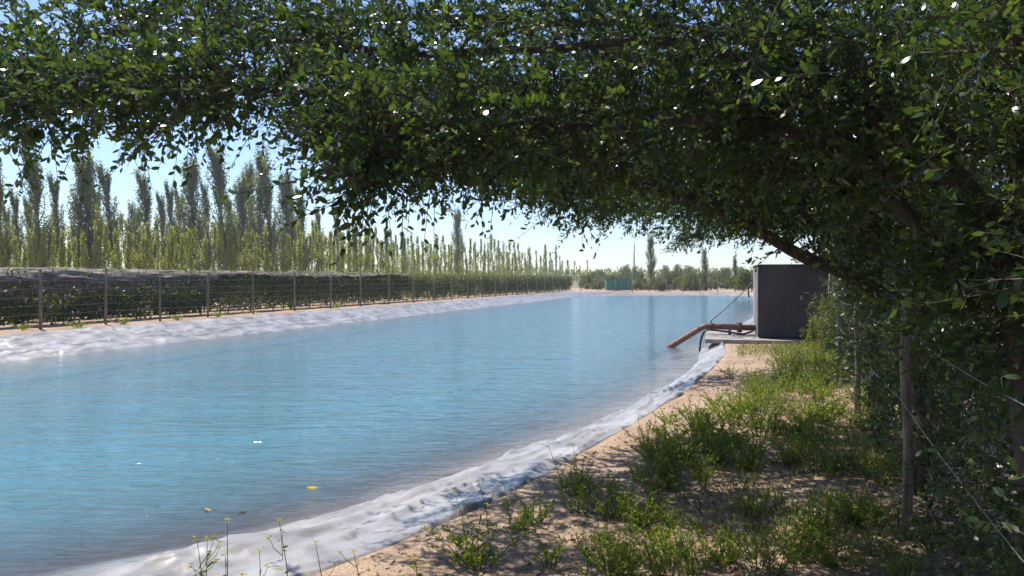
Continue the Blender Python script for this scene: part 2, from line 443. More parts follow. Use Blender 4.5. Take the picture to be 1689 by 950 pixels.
# liner
def ridge(x): return max(0.0, 1 - 3.6 * abs(x)) ** 1.2
ts = [0, .02, .05, .08, .11, .15, .2, .25, .3, .36, .42, .48, .54, .6, .66, .72, .78, .84, .9, .95, 1.0, 1.06, 1.15, 1.3, 1.6]
ts = [0, .02, .04, .06] + [round(.08 + .025 * k, 3) for k in range(37)] + [1.03, 1.08, 1.15, 1.3, 1.6]
def liner_ring(j, t):
    # t=0 outer edge, t=1 waterline
    out = np.empty((CN, 3))
    for i in range(CN):
        s = arc[i]; w = cw[i]
        edge = .10 * mn.noise(Vector((s * .5, 0, 1))) + .035 * mn.noise(Vector((s * 3, 0, 5)))
        off = w * (1 - t) + edge * max(0, 1 - t * 1.4)
        hump = (.006 + .11 * max(0, mn.noise(Vector((s * 1.15, 2, 0))) - .12)) * math.exp(-((t - .10 - .06 * mn.noise(Vector((s * .9, 9, 0)))) / .06) ** 2) if t > 0 else -.03
        z = brise[i] * (1 - min(1, t)) + (WATER) * min(1.0, t) ** 1.35 + hump
        if t > 1: z = WATER - (t - 1) * .55
        a = w * t
        env = (1 - math.exp(-t * 12)) * (1 if t < .9 else max(0.15, 1 - (t - .9) * 6))
        # wrinkles: running across the bank and along the bank
        q = Vector((s * .5 + .5 * mn.noise(Vector((s * .7, a * 2, 4))), a * 2.4 + .8 * mn.noise(Vector((s * .8, a, 8))), 0))
        z += env * (.05 * ridge(mn.noise(q)) - .012 + .03 * mn.noise(Vector((s * .35, a * .9, 21))))
        q2 = Vector((s * 3.1 + 1.2 * mn.noise(Vector((s, a * 2, 14))), a * 1.4 + s * .9, 7))
        z += env * (.02 if s > 0 else 0) * (ridge(mn.noise(q2)) - .15)
        q3 = Vector((s * 1.2 - a * 2.5, a * 7 + s * .5, 17))
        z += env * .018 * (ridge(mn.noise(q3)) - .3)
        p = cxy[i] + nout[i] * off
        out[i] = (p[0], p[1], z)
    return out
M['liner'] = liner_mat()
l_ = ring_mesh('pond_liner', ts, liner_ring, M['liner'])
tag(l_, 'wrinkled silver grey plastic liner around the edge of the blue pond', 'pond liner')

# ------------------------------------------------------------------ left fence, vines
FD = Vector((.325, 1, 0)).normalized(); FN = Vector((-FD.y, FD.x, 0))     # FN points away from the pond
def fl(Z, lat=0.0, z=.2):
    p = Vector((-13.8 + .325 * (Z - 21.8) - .1, Z, z)) + FN * lat
    return p
fence = thing('wire_fence', fl(30), 'long wire fence of slim wooden posts behind the far left bank', 'fence')
inv = Matrix.Translation(-fence.location)
zs = []
Z = 9.0
postZ = [21.8, 24.0, 26.2, 28.5, 31.1, 33.9, 36.8, 39.6, 42.7, 45.8]
postZ = [10.7, 13.5, 16.4, 19.2] + postZ + [45.8 + 2.9 * k for k in range(1, 14)]
for Z in postZ:
    p = fl(Z); h = 1.76 + random.uniform(-.06, .06); r = .045 + random.uniform(-.006, .008)
    lean = Vector((random.uniform(-.03, .03), random.uniform(-.03, .03), h))
    mb = MB(); pts = [p + Vector((0, 0, -.1)), p + lean * .35, p + lean * .7, p + lean]
    mb.tube([q - fence.location for q in pts], [r, r * .95, r * .9, r * .85], 8); mb.build('post', M['post'], fence)
for h in (.2, .45, .7, .95, 1.2, 1.45, 1.68):
    mb = MB(); pts = []
    for a, b in zip(postZ, postZ[1:]):
        for k in range(4):
            t = k / 4; pts.append(fl(a + (b - a) * t, .05, .2 + h - .03 * math.sin(math.pi * t)) - fence.location)
    mb.tube(pts, .0045, 4, False).build('wire', M['wire'], fence)

def vine_row(lat, z0, z1, label, net_to, n_leaf, hh=1.72, lsz=.10, net_len=None):
    net_len = net_len or net_to
    o0 = fl(z0, lat); row = thing('vine_row', o0, label, 'vine row', 'trellised vine rows behind the left fence')
    L = (z1 - z0) / FD.y
    # stakes
    mb = MB(); k = 0.0
    while k < L:
        p = FD * k; MB().tube([p, p + Vector((0, 0, hh - .1))], .035, 6).build('stake', M['post'], row); k += 4.5
    # crooked vine trunks
    mb = MB(); k = .8
    while k < L:
        p = FD * k + FN * random.uniform(-.08, .08)
        MB().tube([p, p + Vector((random.uniform(-.08, .08), .05, .35)), p + Vector((random.uniform(-.1, .1), 0, .8)), p + Vector((.0, .1, 1.25))], [.035, .028, .024, .015], 6).build('trunk', M['bark'], row)
        k += 1.6
    # leaves
    n = n_leaf; s = rng.random(n) * L; u = rng.random(n)
    zt = np.where(s < net_to, .1 + .95 * rng.beta(1.6, 1.8, n), hh * (.05 + .97 * rng.beta(1.5, 1.1, n)))
    clump = np.array([mn.noise(Vector((a * .55, b * 1.6, lat))) for a, b in zip(s, zt)])
    keep = (clump > -.3) | (rng.random(n) < .25)
    # the netted stretch shows few leaves above the lower wires
    topf = (s < net_to) & (rng.random(n) < .16); zt = np.where(topf, hh * (.55 + .5 * rng.random(n)), zt); keep &= ~((s < net_to) & ~topf & (zt > .98) & (rng.random(n) < .7))
    s, zt = s[keep], zt[keep]; n = len(s)
    th = .34 * (1 - .35 * np.abs(zt / hh - .6))
    lt = rng.normal(size=n) * th * .6
    pos = np.array(FD)[None] * s[:, None] + np.array(FN)[None] * lt[:, None]; pos[:, 2] = zt + .05 * rng.normal(size=n)
    d = rng.normal(size=(n, 3)); d[:, 2] -= .5
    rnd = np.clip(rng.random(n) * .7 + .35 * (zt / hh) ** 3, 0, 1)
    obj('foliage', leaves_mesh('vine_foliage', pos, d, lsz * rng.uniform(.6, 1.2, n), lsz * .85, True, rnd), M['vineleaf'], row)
    # gathered hail net hanging in folds over the top wires
    if net_to > 0:
        ns = int(net_len / .12); nu = 15; V = []; 
        for i in range(ns + 1):
            a = i * net_len / ns
            fade = min(1, (net_len - a) / 5 + .15)
            for k in range(nu):
                t = k / (nu - 1); ang = (t - .5) * 2
                drop = .7 * (((.45 if a < net_to else .2) if lat < 2 else 1.35) + .3 * mn.noise(Vector((a * .35, lat, 0))) + .1 * mn.noise(Vector((a * 2, lat, 0)))) * fade
                zz = hh + .02 + .07 * mn.noise(Vector((a * .5, lat, 3))) - drop * abs(ang) ** 1.4 + .09 * mn.noise(Vector((a * .8, t * 11, lat))) 
                lt = .34 * math.copysign(abs(ang) ** .6, ang) + .07 * mn.noise(Vector((a * .5, t * 12, 5 + lat)))
                p = FD * a + FN * lt; V.append((p.x, p.y, zz))
        i = np.arange(ns)[:, None] * nu + np.arange(nu - 1)[None]; i = i.ravel()
        me = mesh_np('net', V, [np.stack([i, i + 1, i + nu + 1, i + nu], 1)], smooth=True)
        nob = obj('hail_net', me, M['net'], row)
        sm = nob.modifiers.new('thickness', 'SOLIDIFY'); sm.thickness = .012
    return row
vine_row(1.7, 14, 92, 'leafy vine row nearest the left fence, its near end under grey brown hail net', 17.5, 110000, net_len=36)
vine_row(3.9, 14, 95, 'second vine row back from the left fence, netted top showing over the first', 30, 16000, 1.78, .14)
vine_row(6.1, 15, 98, 'third vine row back from the left fence, with grey net on top', 38, 14000, 1.84, .15)
vine_row(8.6, 16, 100, 'rearmost vine row, just in front of the poplars', 45, 14000, 1.9, .16)

# ------------------------------------------------------------------ poplars
def poplar_mesh(H, Wd, n_br, n_leaf, lsz, bare=.08, seed=0, lean=-.05, loose=1.0):
    r = np.random.default_rng(seed)
    tk = MB()
    def axis(z): return Vector((lean * H * (z / H) ** 2 * 1.0, .02 * H * math.sin(z / H * 3 + seed), z))
    tk.tube([axis(H * t) for t in (0, .1, .25, .45, .65, .82, .97)], [.016 * H * .6, .013 * H * .6, .011 * H * .55, .009 * H * .5, .006 * H * .5, .003 * H * .5, .001 * H], 7)
    P_, D_, Rn = [], [], []
    per = n_leaf // n_br
    for b in range(n_br):
        t = bare + (1 - bare) * .86 * r.random() ** 1.0
        z0 = t * H; az = r.random() * 2 * math.pi
        prof = (.5 + .87 * t) if t < .45 else max(.2, .89 - 1.25 * (t - .45))
        reach = Wd * .5 * max(.2, prof) * r.uniform(.5, 1.15)
        rise = H * r.uniform(.12, .26) * (1 - t * .3)
        a0 = axis(z0); out = Vector((math.cos(az), math.sin(az), 0))
        end = axis(min(H * 1.0, z0 + rise)) + out * reach; end.z = min(end.z, H * 1.01)
        mid = a0.lerp(end, .45) + out * reach * .25
        if H * n_leaf > 20000: tk.tube([a0, mid, end], [.0028 * H, .002 * H, .0006 * H], 4, False)
        u = r.random(per) ** .75
        q = (1 - u)[:, None] ** 2 * np.array(a0) + 2 * ((1 - u) * u)[:, None] * np.array(mid) + (u ** 2)[:, None] * np.array(end)
        q = q + r.normal(size=(per, 3)) * np.array([.04, .04, .11]) * Wd * loose
        P_.append(q); dd = r.normal(size=(per, 3)); dd[:, 2] += .5; D_.append(dd)
        Rn.append(np.clip(r.random(per) * .6 + r.random() * .4, 0, 1))
    pos = np.concatenate(P_); d = np.concatenate(D_); n = len(pos)
    return tk.mesh('trunk'), leaves_mesh('crown', pos, d, lsz * r.uniform(.7, 1.3, n), lsz * .8, True, np.concatenate(Rn))

tall_var = []
specs = [(14, 2.3, 80, 7200, .15, .09, -.05), (14, 3.0, 105, 10000, .15, .05, -.03), (14, 1.9, 64, 5600, .15, .12, -.07),
         (14, 3.3, 110, 9000, .16, .04, -.02), (14, 2.1, 50, 3800, .15, .1, .02)]
for i, s in enumerate(specs):
    tk, cr = poplar_mesh(*s[:6], seed=20 + i, lean=s[6]); tall_var.append((tk, cr))
ORD = ['first', 'second', 'third', 'fourth', 'fifth', 'sixth', 'seventh', 'eighth', 'ninth', 'tenth', 'eleventh', 'twelfth', 'thirteenth', 'fourteenth',
       'fifteenth', 'sixteenth', 'seventeenth', 'eighteenth', 'nineteenth', 'twentieth', 'twenty-first', 'twenty-second', 'twenty-third', 'twenty-fourth', 'twenty-fifth', 'twenty-sixth', 'twenty-seventh', 'twenty-eighth', 'twenty-ninth', 'thirtieth', 'thirty-first', 'thirty-second', 'thirty-third', 'thirty-fourth', 'thirty-fifth', 'thirty-sixth']
# (px, top py, offset A, variant, width factor)
tall = [(4, 262, 52, 0, .9), (36, 312, 60, 2, .9), (66, 246, 54, 0, 1.0), (103, 288, 62, 2, 1.0), (128, 262, 56, 4, 1.1), (150, 258, 55, 1, 1.15), (190, 272, 58, 2, 1.15), (212, 330, 64, 4, 1),
        (247, 285, 56, 0, 1.0), (290, 300, 62, 2, .9), (322, 262, 56, 1, .95), (369, 238, 52, 0, 1.1), (404, 292, 60, 1, 1.0), (426, 240, 56, 4, 1.2), (446, 262, 54, 0, 1.0), (476, 285, 56, 1, .9), (502, 310, 55, 0, .9), (532, 342, 60, 2, .9)]
tall += [(20, 335, 66, 2, .9), (52, 325, 66, 0, .8), (84, 345, 64, 4, .9), (168, 300, 64, 2, 1), (230, 345, 64, 1, .8), (272, 318, 66, 0, .8), (306, 310, 64, 2, 1), (344, 300, 62, 0, .8),
         (388, 318, 58, 2, 1), (560, 352, 60, 0, .8), (588, 368, 62, 1, .8), (612, 372, 62, 2, 1), (668, 384, 64, 0, .8), (490, 300, 60, 2, 1), (416, 270, 62, 1, .8)]
tall.sort()
def place_on_line(px, A):
    s = (px - CX) / F; Z = A / (.325 - s); return Z * s, Z
for i, (px, ty, A, v, wf) in enumerate(tall):
    X, Z = place_on_line(px, A); H = EYE + (HY - ty) * Z / F
    t = thing('poplar_tree', (X, Z, 0), 'tall slim grey green poplar, %s tall poplar from the left edge' % ORD[i], 'poplar', 'tall poplars behind the vine rows', rz=random.uniform(-.3, .3))
    obj('trunk', tall_var[v][0], M['bark'], t); obj('crown', tall_var[v][1], M['poplar'], t)
    sc = H / 14; t.scale = (sc * wf * random.uniform(1.1, 1.35), sc * wf * 1.15, sc)

# young plantation
yv = []
for i in range(7):
    tk, cr = poplar_mesh(7.0, .62 + .07 * i, 26, 900, .16, .05, seed=60 + i, lean=(-.03, .02, 0, -.05, .03, -.02, .01)[i], loose=1.3)
    yv.append((tk, cr))
yr = [thing('young_poplar', (0, 0, -50), 'slim young yellow green poplar in the dense plantation behind the vines', 'poplar', 'young poplars in the plantation') for _ in yv]
for (tk, cr), r_ in zip(yv, yr):
    obj('trunk', tk, M['barkpale'], r_); obj('crown', cr, M['young'], r_)
used = set(); cnt = 0
px = -30.0; rows = []
ytop = [(-40, 385), (100, 380), (250, 372), (420, 375), (560, 385), (700, 398), (800, 408), (900, 424), (1000, 438)]
while px < 985:
    rows.append(px); px += lerp_keys([(0, 10.0), (600, 6.6), (800, 6.0), (980, 6.0)], px)
for row, A in enumerate((51, 68)):
    for k, px in enumerate(rows):
        q = px + (0 if row == 0 else 4) + random.uniform(-2.5, 2.5)
        if row == 1 and q > 930: continue
        X, Z = place_on_line(q, A)
        ty = lerp_keys(ytop, q) + random.gauss(0, 9) + (6 if row == 0 else -8)
        H = EYE + (HY - ty) * Z / F
        v = random.randrange(7); sc = H / 7.0
        args = dict(rz=random.uniform(-.4, .4), sc=(sc * random.uniform(.8, 1.15),) * 2 + (sc,))
        if v not in used:
            used.add(v); o = yr[v]; o.location = (X, Z, 0); o.rotation_euler = (0, 0, args['rz']); o.scale = args['sc']
        else: dup(yr[v], (X, Z, 0), **args)
        cnt += 1
print('young poplars', cnt)

# isolated poplars further right
def single_poplar(px, ty, Z, v, w, label, m='poplar'):
    X = (px - CX) * Z / F; H = EYE + (HY - ty) * Z / F
    t = thing('poplar_tree', (X, Z, 0), label, 'poplar', rz=random.uniform(-.3, .3))
    obj('trunk', tall_var[v][0], M['bark'], t); obj('crown', tall_var[v][1], M[m], t); sc = H / 14; t.scale = (w * sc, w * sc, sc)
single_poplar(757, 345, 135, 1, .95, 'lone tall poplar rising above the plantation near the middle')
single_poplar(640, 378, 130, 0, .9, 'poplar standing slightly above the plantation right of the tall ones')
single_poplar(1075, 388, 112, 1, 1.15, 'tall poplar standing alone beyond the far bank')
single_poplar(1046, 400, 118, 4, .35, 'very thin dark poplar between the green shed and the lone poplar')
single_poplar(1163, 408, 100, 3, .95, 'broad poplar beyond the far bank left of the pump house')
single_poplar(1213, 425, 96, 1, 1.1, 'short yellow green poplar beside the pump house wall', 'young')

# bushes beyond the far bank
def bush_mesh(seed, rad=(1, 1, .9), n=2600, lsz=.12, blobs=9):
    r = np.random.default_rng(seed); P_ = []; 
    for b in range(blobs):
        c = r.normal(size=3) * np.array(rad) * .45; c[2] = abs(c[2]) + .25 * rad[2]
        k = n // blobs; q = norm(r.normal(size=(k, 3))) * (r.random((k, 1)) ** .45) * r.uniform(.3, .55) + c
        P_.append(q)
    pos = np.concatenate(P_); pos[:, 2] = np.abs(pos[:, 2])
    return leaves_mesh('foliage', pos, r.normal(size=(len(pos), 3)), lsz * r.uniform(.6, 1.4, len(pos)), lsz * .7, True, r.random(len(pos)))
bv = [bush_mesh(i) for i in range(5)]
bstem = MB()
for k in range(5):
    a = k * 1.3; bstem.tube([(0, 0, -.05), (.15 * math.cos(a), .15 * math.sin(a), .4), (.4 * math.cos(a), .4 * math.sin(a), .9)], [.03, .02, .01], 5)
bstem = bstem.mesh('stems')
def bush(px, py_top, Z, w, label, group=None, m='bushleaf', v=None, zb=0.1):
    X = (px - CX) * Z / F; H = EYE - zb + (HY - py_top) * Z / F
    t = thing('bush', (X, Z, zb), label, 'bush', group, rz=random.uniform(0, 6))
    obj('stems', bstem, M['bark'], t)
    obj('foliage', bv[v if v is not None else random.randrange(5)], M[m], t); sx = w * Z / F / 2; t.scale = (sx, sx, H / 1.25); return t
for k in range(46):
    px = 965 + k * 7.5 + random.uniform(-4, 4); Z = random.uniform(93, 125)
    bush(px, random.uniform(448, 466), Z, random.uniform(14, 30), 'low scrubby green bush on the flat land beyond the far bank', 'scrub bushes beyond the far bank')
def round_tree(px, py_top, Z, w, label, group=None, m='poplar', scale_leaf=1.0):
    X = (px - CX) * Z / F; H = EYE + (HY - py_top) * Z / F
    t = thing('broadleaf_tree', (X, Z, 0), label, 'tree', group, rz=random.uniform(0, 6))
    tk = MB(); tk.tube([(0, 0, -.1), (.02 * H, 0, H * .3), (0, .03 * H, H * .6)], [.03 * H, .02 * H, .008 * H], 7)
    for k in range(6):
        a = k * 1.1; tk.tube([(.01 * H, 0, H * .25), (.12 * H * math.cos(a), .12 * H * math.sin(a), H * .5), (.24 * H * math.cos(a), .24 * H * math.sin(a), H * .75)], [.012 * H, .008 * H, .003 * H], 5)
    tk.build('trunk', M['bark'], t)
    c = obj('crown', bv[random.randrange(5)], M[m], t); c.location = (0, 0, H * .25); sx = w * Z / F / 2; c.scale = (sx, sx, H * .75 / 1.3)
    return t
for k, px in enumerate([975, 1000, 1030, 1052, 1100, 1118, 1140, 1190, 1225, 1245, 1290]):
    round_tree(px, random.uniform(434, 446), random.uniform(150, 200), random.uniform(26, 40), 'distant rounded grey green tree on the horizon beyond the pond', 'distant trees on the horizon')
round_tree(1130, 448, 105, 38, 'low dark tree between the two poplars beyond the far bank')
round_tree(1235, 440, 70, 60, 'dark tree with leaning trunk directly behind the pump house')
# far wood as one mass on the horizon
n = 26000
fx = rng.uniform(-260, 420, n); fy = rng.uniform(255, 330, n)
top = np.array([3.2 + 3.4 * abs(mn.noise(Vector((a * .06, b * .02, 0)))) + 2.2 * max(0, mn.noise(Vector((a * .5, 1, 0)))) for a, b in zip(fx, fy)])
pos = np.stack([fx, fy, rng.random(n) ** .8 * top + .3], 1)
far = obj('woods', leaves_mesh('woods', pos, rng.normal(size=(n, 3)) + [0, 0, .8], rng.uniform(.8, 1.6, n), .8, True), M['poplar']); tag(far, kind='stuff', cat='woods', label='distant blue green wood along the horizon')

# green shed
sh = thing('green_shed', tuple(P(1020, 0, 97).xy) + (.15,), 'small green sheeted shed beyond the far left corner of the pond', 'shed')
MB().box((0, 0, .72), (3.3, 2.0, 1.42)).build('walls', M['greennet'], sh, False)
MB().box((0, 0, 1.47), (3.5, 2.2, .07)).build('roof', mat('shed_roof', (.03, .12, .09), .6), sh, False)
mb = MB()
for x in (-1.66, -.8, .0, .8, 1.66): mb.box((x, -1.03, .72), (.06, .05, 1.42))
mb.build('frame', mat('shed_frame', (.03, .09, .07), .6), sh, False)

# far-end fence
ff = thing('wire_fence', (18, 91, .1), 'thin post and wire fence along the far end of the pond', 'fence')
for k in range(15):
    x = -9.5 + k * 2.1; h = 1.5
    MB().tube([(x, random.uniform(-.1, .1), -.1), (x + random.uniform(-.04, .04), 0, h)], .05, 6).build('post', M['post'], ff)
for h in (.4, .8, 1.2, 1.4): MB().tube([(-9.5, 0, h), (20, 0, h)], .008, 4).build('wire', M['wire'], ff)

# ------------------------------------------------------------------ pump house, slab, pipe
U = Vector((.27, 1, 0)).normalized(); V_ = Vector((U.y, -U.x, 0))        # U away along the bank, V_ to the right
c0 = Vector((6.56, 19.7, 0)); rz = math.atan2(V_.y, V_.x)
slab = MB(); sc_ = c0 + V_ * .9 + U * 1.15
slab.box((0, 0, .05), (4.1, 3.3, .11), 0)
so = slab.build('concrete_slab', M['concrete_light'], None, False, .015); so.location = (sc_.x - .25, sc_.y - .1, 0); so.rotation_euler = (0, 0, rz)
tag(so, 'pale concrete slab under the dark pump house at the pond edge', 'slab')
ph = thing('pump_house', tuple((c0).xy) + (.14,), 'dark grey rendered pump house with pale corner standing at the water edge', 'pump house', rz=rz)
wd, dp, ht = 2.6, 2.5, 1.86
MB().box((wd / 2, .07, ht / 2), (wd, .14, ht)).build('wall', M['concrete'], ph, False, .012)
MB().box((.07, .14 + (dp - .14) / 2, ht / 2), (.14, dp - .144, ht)).build('wall', M['concrete_light'], ph, False, .012)  # left wall uses the paler concrete, the other walls the dark one
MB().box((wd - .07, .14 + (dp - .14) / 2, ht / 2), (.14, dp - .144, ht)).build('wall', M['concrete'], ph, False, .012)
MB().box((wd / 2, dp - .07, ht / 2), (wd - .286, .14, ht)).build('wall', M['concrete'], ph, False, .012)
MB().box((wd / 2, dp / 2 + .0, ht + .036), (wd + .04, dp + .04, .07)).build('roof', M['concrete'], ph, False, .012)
MB().box((-.012, .045, ht / 2), (.02, .13, ht - .01)).build('pale_strip', M['concrete_light'], ph, False, .004)  # thin paler strip down the left front edge

pipe = thing('suction_pipe', (5.5, 21.0, .34), 'rusty red brown pipe bending from the pump house down into the water', 'pipe')
o = Vector(pipe.location)
wall_pt = c0 + U * 1.25; wall_pt.z = .34
path = [Vector((wall_pt.x + .05, wall_pt.y, .30)) - o, Vector((6.4, 20.9, .315)) - o, Vector((5.65, 21.0, .345)) - o, Vector((5.5, 21.02, .335)) - o, Vector((5.38, 21.06, .28)) - o, Vector((4.62, 21.6, -.30)) - o, Vector((4.1, 21.95, -.70)) - o]
MB().tube(path, .082, 16).build('tube', M['rust'], pipe)
def ring_at(p, d, r, th): 
    d = d.normalized(); return MB().tube([p - d * th / 2, p + d * th / 2], r, 18)
dd = path[1] - path[2]
f1 = path[1]; ring_at(f1, dd, .15, .035).build('flange', M['rust'], pipe, False); ring_at(f1 + dd.normalized() * .06, dd, .15, .035).build('flange', M['rust'], pipe, False)
mb = MB()
for k in range(6):
    a = k * math.pi / 3; q = f1 + Vector((0, math.cos(a) * .12, math.sin(a) * .12)); mb.tube([q - Vector((.05, 0, 0)), q + Vector((.1, 0, 0))], .012, 6)
mb.build('bolts', M['rust'], pipe)
ring_at(path[2], dd, .094, .05).build('collar', M['rust'], pipe)
MB().tube([path[2] + Vector((0, 0, .05)), path[2] + Vector((0, 0, .15))], [.02, .02], 8).build('lug', M['rust'], pipe)
mb = MB(); q = f1 + Vector((-.25, 0, -.05)); mb.box((q.x, q.y, q.z - .12), (.06, .1, .26)); mb.build('support', M['concrete_light'], pipe, False)
hose = thing('black_hose', (5.5, 20.9, .3), 'thin black hose hanging under the rusty pipe into the water', 'hose')
o = Vector(hose.location)
hp = [P(1242, 546, 20.75), P(1225, 551, 20.7), P(1210, 549, 20.72), P(1190, 546, 20.8), P(1168, 544, 20.85), P(1160, 550, 20.85), P(1156, 562, 20.85), P(1154, 578, 20.9), P(1153, 590, 21)]
MB().tube([p - o for p in catmull(hp, 5)], .028, 8).build('hose_line', M['rubber'], hose)
rope = thing('stay_rope', tuple(pipe.location), 'thin rope slanting from the pipe bend up to the pump house', 'rope')
o = Vector(rope.location); a = path[2] + Vector(pipe.location) + Vector((0, 0, .15)); b = c0 + U * 2.3 + Vector((0, 0, 1.62)) - V_ * .01
MB().tube([a.lerp(b, t) - Vector((0, 0, .22 * t * (1 - t))) - o for t in [k / 12 for k in range(13)]], .012, 5).build('strand', M['rope'], rope)

# ------------------------------------------------------------------ right fence
def hx(Z): return .69 + .39 * Z
HD = Vector((.39, 1, 0)).normalized(); HN = Vector((HD.y, -HD.x, 0))
rf = thing('wire_fence', (hx(4.8), 4.8, 0), 'old wooden posts and sagging wires inside the right hedge', 'fence')
o = Vector(rf.location); rp = [.6, 4.8, 9.0, 13.3, 17.5]
for Z in rp:
    p = Vector((hx(Z), Z, 0)) - o; r = .031
    MB().tube([p + Vector((0, 0, -.1)), p + Vector((.01, 0, .6)), p + Vector((-.005, .02, 1.2)), p + Vector((.02, .01, 1.85))], [r * 1.05, r, r * .95, r * .9], 10).build('post', M['post'], rf)
for h in (.92, 1.38, 1.75):
    pts = []
    for a_, b_ in zip(rp, rp[1:]):
        for k in range(6):
            t = k / 6; Z = a_ + (b_ - a_) * t; pts.append(Vector((hx(Z) - .045, Z, h - .12 * t * (1 - t) * (1 + h * .5))) - o)
    MB().tube(pts, .002, 5, False).build('wire', M['wire'], rf)

# ------------------------------------------------------------------ hedge trees
def twig_leaves(starts, dirs, lens, nleaf, lsz):
    """returns leaf pos, dir, and per-leaf brightness for sprays of leaves along short twigs"""
    n = len(starts); dirs = norm(dirs)
    bend = rng.normal(size=(n, 3)) * .25; bend[:, 2] -= .12
    t = (np.arange(nleaf)[None] + rng.random((n, nleaf))) / nleaf
    t = .12 + .88 * t
    pos = starts[:, None] + dirs[:, None] * (lens[:, None] * t)[..., None] + bend[:, None] * (lens[:, None] * t ** 2)[..., None]
    per = norm(np.cross(np.repeat(dirs[:, None], nleaf, 1), rng.normal(size=(n, nleaf, 3))))
    d = norm(dirs[:, None] * (.45 + .5 * t[..., None]) + per * .85)
    rn = np.clip(rng.random((n, 1)) * .45 + rng.random((n, nleaf)) * .45 + (t - .8) * .5, 0, 1)
    ls = lsz * rng.uniform(.65, 1.2, (n, nleaf)) * rng.uniform(.7, 1.15, (n, 1)) * (1.1 - .3 * t)
    return pos.reshape(-1, 3), d.reshape(-1, 3), rn.ravel(), ls.ravel(), bend


def hedge_tree(baseZ, label, boughs, slab, lsz, trunk_r=.07, extra=None):
    bx_ = hx(baseZ) + .3; base = Vector((bx_, baseZ, 0))
    t = thing('hedge_tree', base, label, 'tree', 'hedge trees arching over the path on the right')
    wood = []; st = []; dr = []; ln = []; limbs_done = []
    for bi, bgh in enumerate(boughs):
        pts, Rr, ntw = bgh[:3]; zs_, lf_ = bgh[3:] if len(bgh) > 3 else (0, .62)
        wp = catmull([Vector(p) for p in pts], 6); m = len(wp)
        att = (wp[0] - Vector((bx_, baseZ, wp[0].z))).length < .05
        if not att and limbs_done:
            near = min(limbs_done, key=lambda q: (q - wp[0]).length); md = near.lerp(wp[0], .5) + Vector((0, 0, .06)); wp = [near, md] + wp; m = len(wp)
        for k in range(1, m): wp[k] = wp[k] + Vector((0, .05 * mn.noise(wp[k] * 2.1), .09 * mn.noise(wp[k] * 1.7 + Vector((5, 0, 0)))))
        wood.append((wp, [trunk_r * (lf_ if att else .16) * (1 - .88 * (k / (m - 1)) ** .6) for k in range(m)])); limbs_done += wp
        A = np.array([tuple(p) for p in wp])
        tt = rng.random(ntw) * (m - 1.001); i0 = tt.astype(int); fr = (tt - i0)[:, None]
        c = A[i0] * (1 - fr) + A[i0 + 1] * fr
        u = norm(rng.normal(size=(ntw, 3))); rad = rng.random(ntw) ** .5
        off = u * rad[:, None] * np.array(Rr)[None] + [0, 0, zs_]
        cl = np.array([mn.noise(Vector(tuple((c[k] + off[k]) * 2.3))) for k in range(ntw)])
        keep = cl > -.22
        c, off, u = c[keep], off[keep], u[keep]
        st.append(c + off); d = u * .8 + norm(A[i0 + 1] - A[i0])[keep] * .6 + rng.normal(size=u.shape) * .35; dr.append(d)
        ln.append(rng.uniform(.13, .34, len(c)))
        # side limbs reaching the sprays
        for k in range(min(len(c), 44)):
            j = rng.integers(len(c)); a = Vector(tuple(c[j])); b = Vector(tuple(c[j] + off[j]))
            mid = a.lerp(b, .5) + Vector(tuple(rng.normal(size=3) * .03))
            wood.append(([a, mid, b], [trunk_r * .15, trunk_r * .09, trunk_r * .03]))
    if slab:
        z0, z1, lat0, lat1, h0, h1, ntw = slab
        Zs = rng.uniform(z0, z1, ntw); la = lat0 + (lat1 - lat0) * rng.beta(1.0, 1.5, ntw); hh = rng.uniform(h0, h1, ntw)
        s = np.stack([.69 + .39 * Zs, Zs, hh], 1) + np.array(HN)[None] * la[:, None]
        cl = np.array([mn.noise(Vector(tuple(q * 1.9))) for q in s]); keep = cl > -.28
        s = s[keep]; st.append(s); d = rng.normal(size=s.shape) * .7 - np.array(HN) * .5 + [0, 0, .25]; dr.append(d)
        ln.append(rng.uniform(.18, .42, len(s)))
    st = np.concatenate(st); dr = norm(np.concatenate(dr)); ln = np.concatenate(ln)
    nl = 13
    pos, d, rn, ls, bend = twig_leaves(st, dr, ln, nl, lsz)
    front = (pos[:, 0] - .69 - .39 * pos[:, 1]) < np.where(pos[:, 1] > 5, -.3, .07)      # in front of the fence: grazed short below shoulder height
    kp = ~(front & (pos[:, 2] < np.where(pos[:, 1] > 5, 1.75 + .05 * np.maximum(0, pos[:, 1] - 8) , 1.25)) & (pos[:, 1] > 2.6) & (rng.random(len(pos)) < np.where(pos[:, 1] > 5, .85, .72))); pos, d, rn, ls = pos[kp], d[kp], rn[kp], ls[kp]
    bo = np.array(base)
    obj('crown', leaves_mesh('crown', pos - bo, d, ls, ls * rng.uniform(.38, .5, len(ls)), lsz > .065, rn), M['leaf'] if lsz < .06 else M['leaf_far'], t)
    # woody twigs (three-sided) as one mesh of the crown's own wood
    n = len(st); e = st + dr * ln[:, None] + bend * ln[:, None] * .9; mdd = st + dr * ln[:, None] * .5 + bend * ln[:, None] * .25
    sd_ = norm(np.cross(dr, rng.normal(size=dr.shape))); up = np.cross(sd_, dr); r0 = .0026; vs = []
    for p, rr in ((st - dr * .05, r0), (mdd, r0 * .8), (e, r0 * .35)):
        for k in range(3):
            a = k * 2.094; vs.append(p + (sd_ * math.cos(a) + up * math.sin(a)) * rr)
    Vv = np.stack(vs, 1).reshape(-1, 3) - bo; b = np.arange(n)[:, None] * 9; fs = []
    for s_ in (0, 3):
        for k in range(3):
            fs.append(np.concatenate([b + s_ + k, b + s_ + (k + 1) % 3, b + s_ + 3 + (k + 1) % 3, b + s_ + 3 + k], 1))
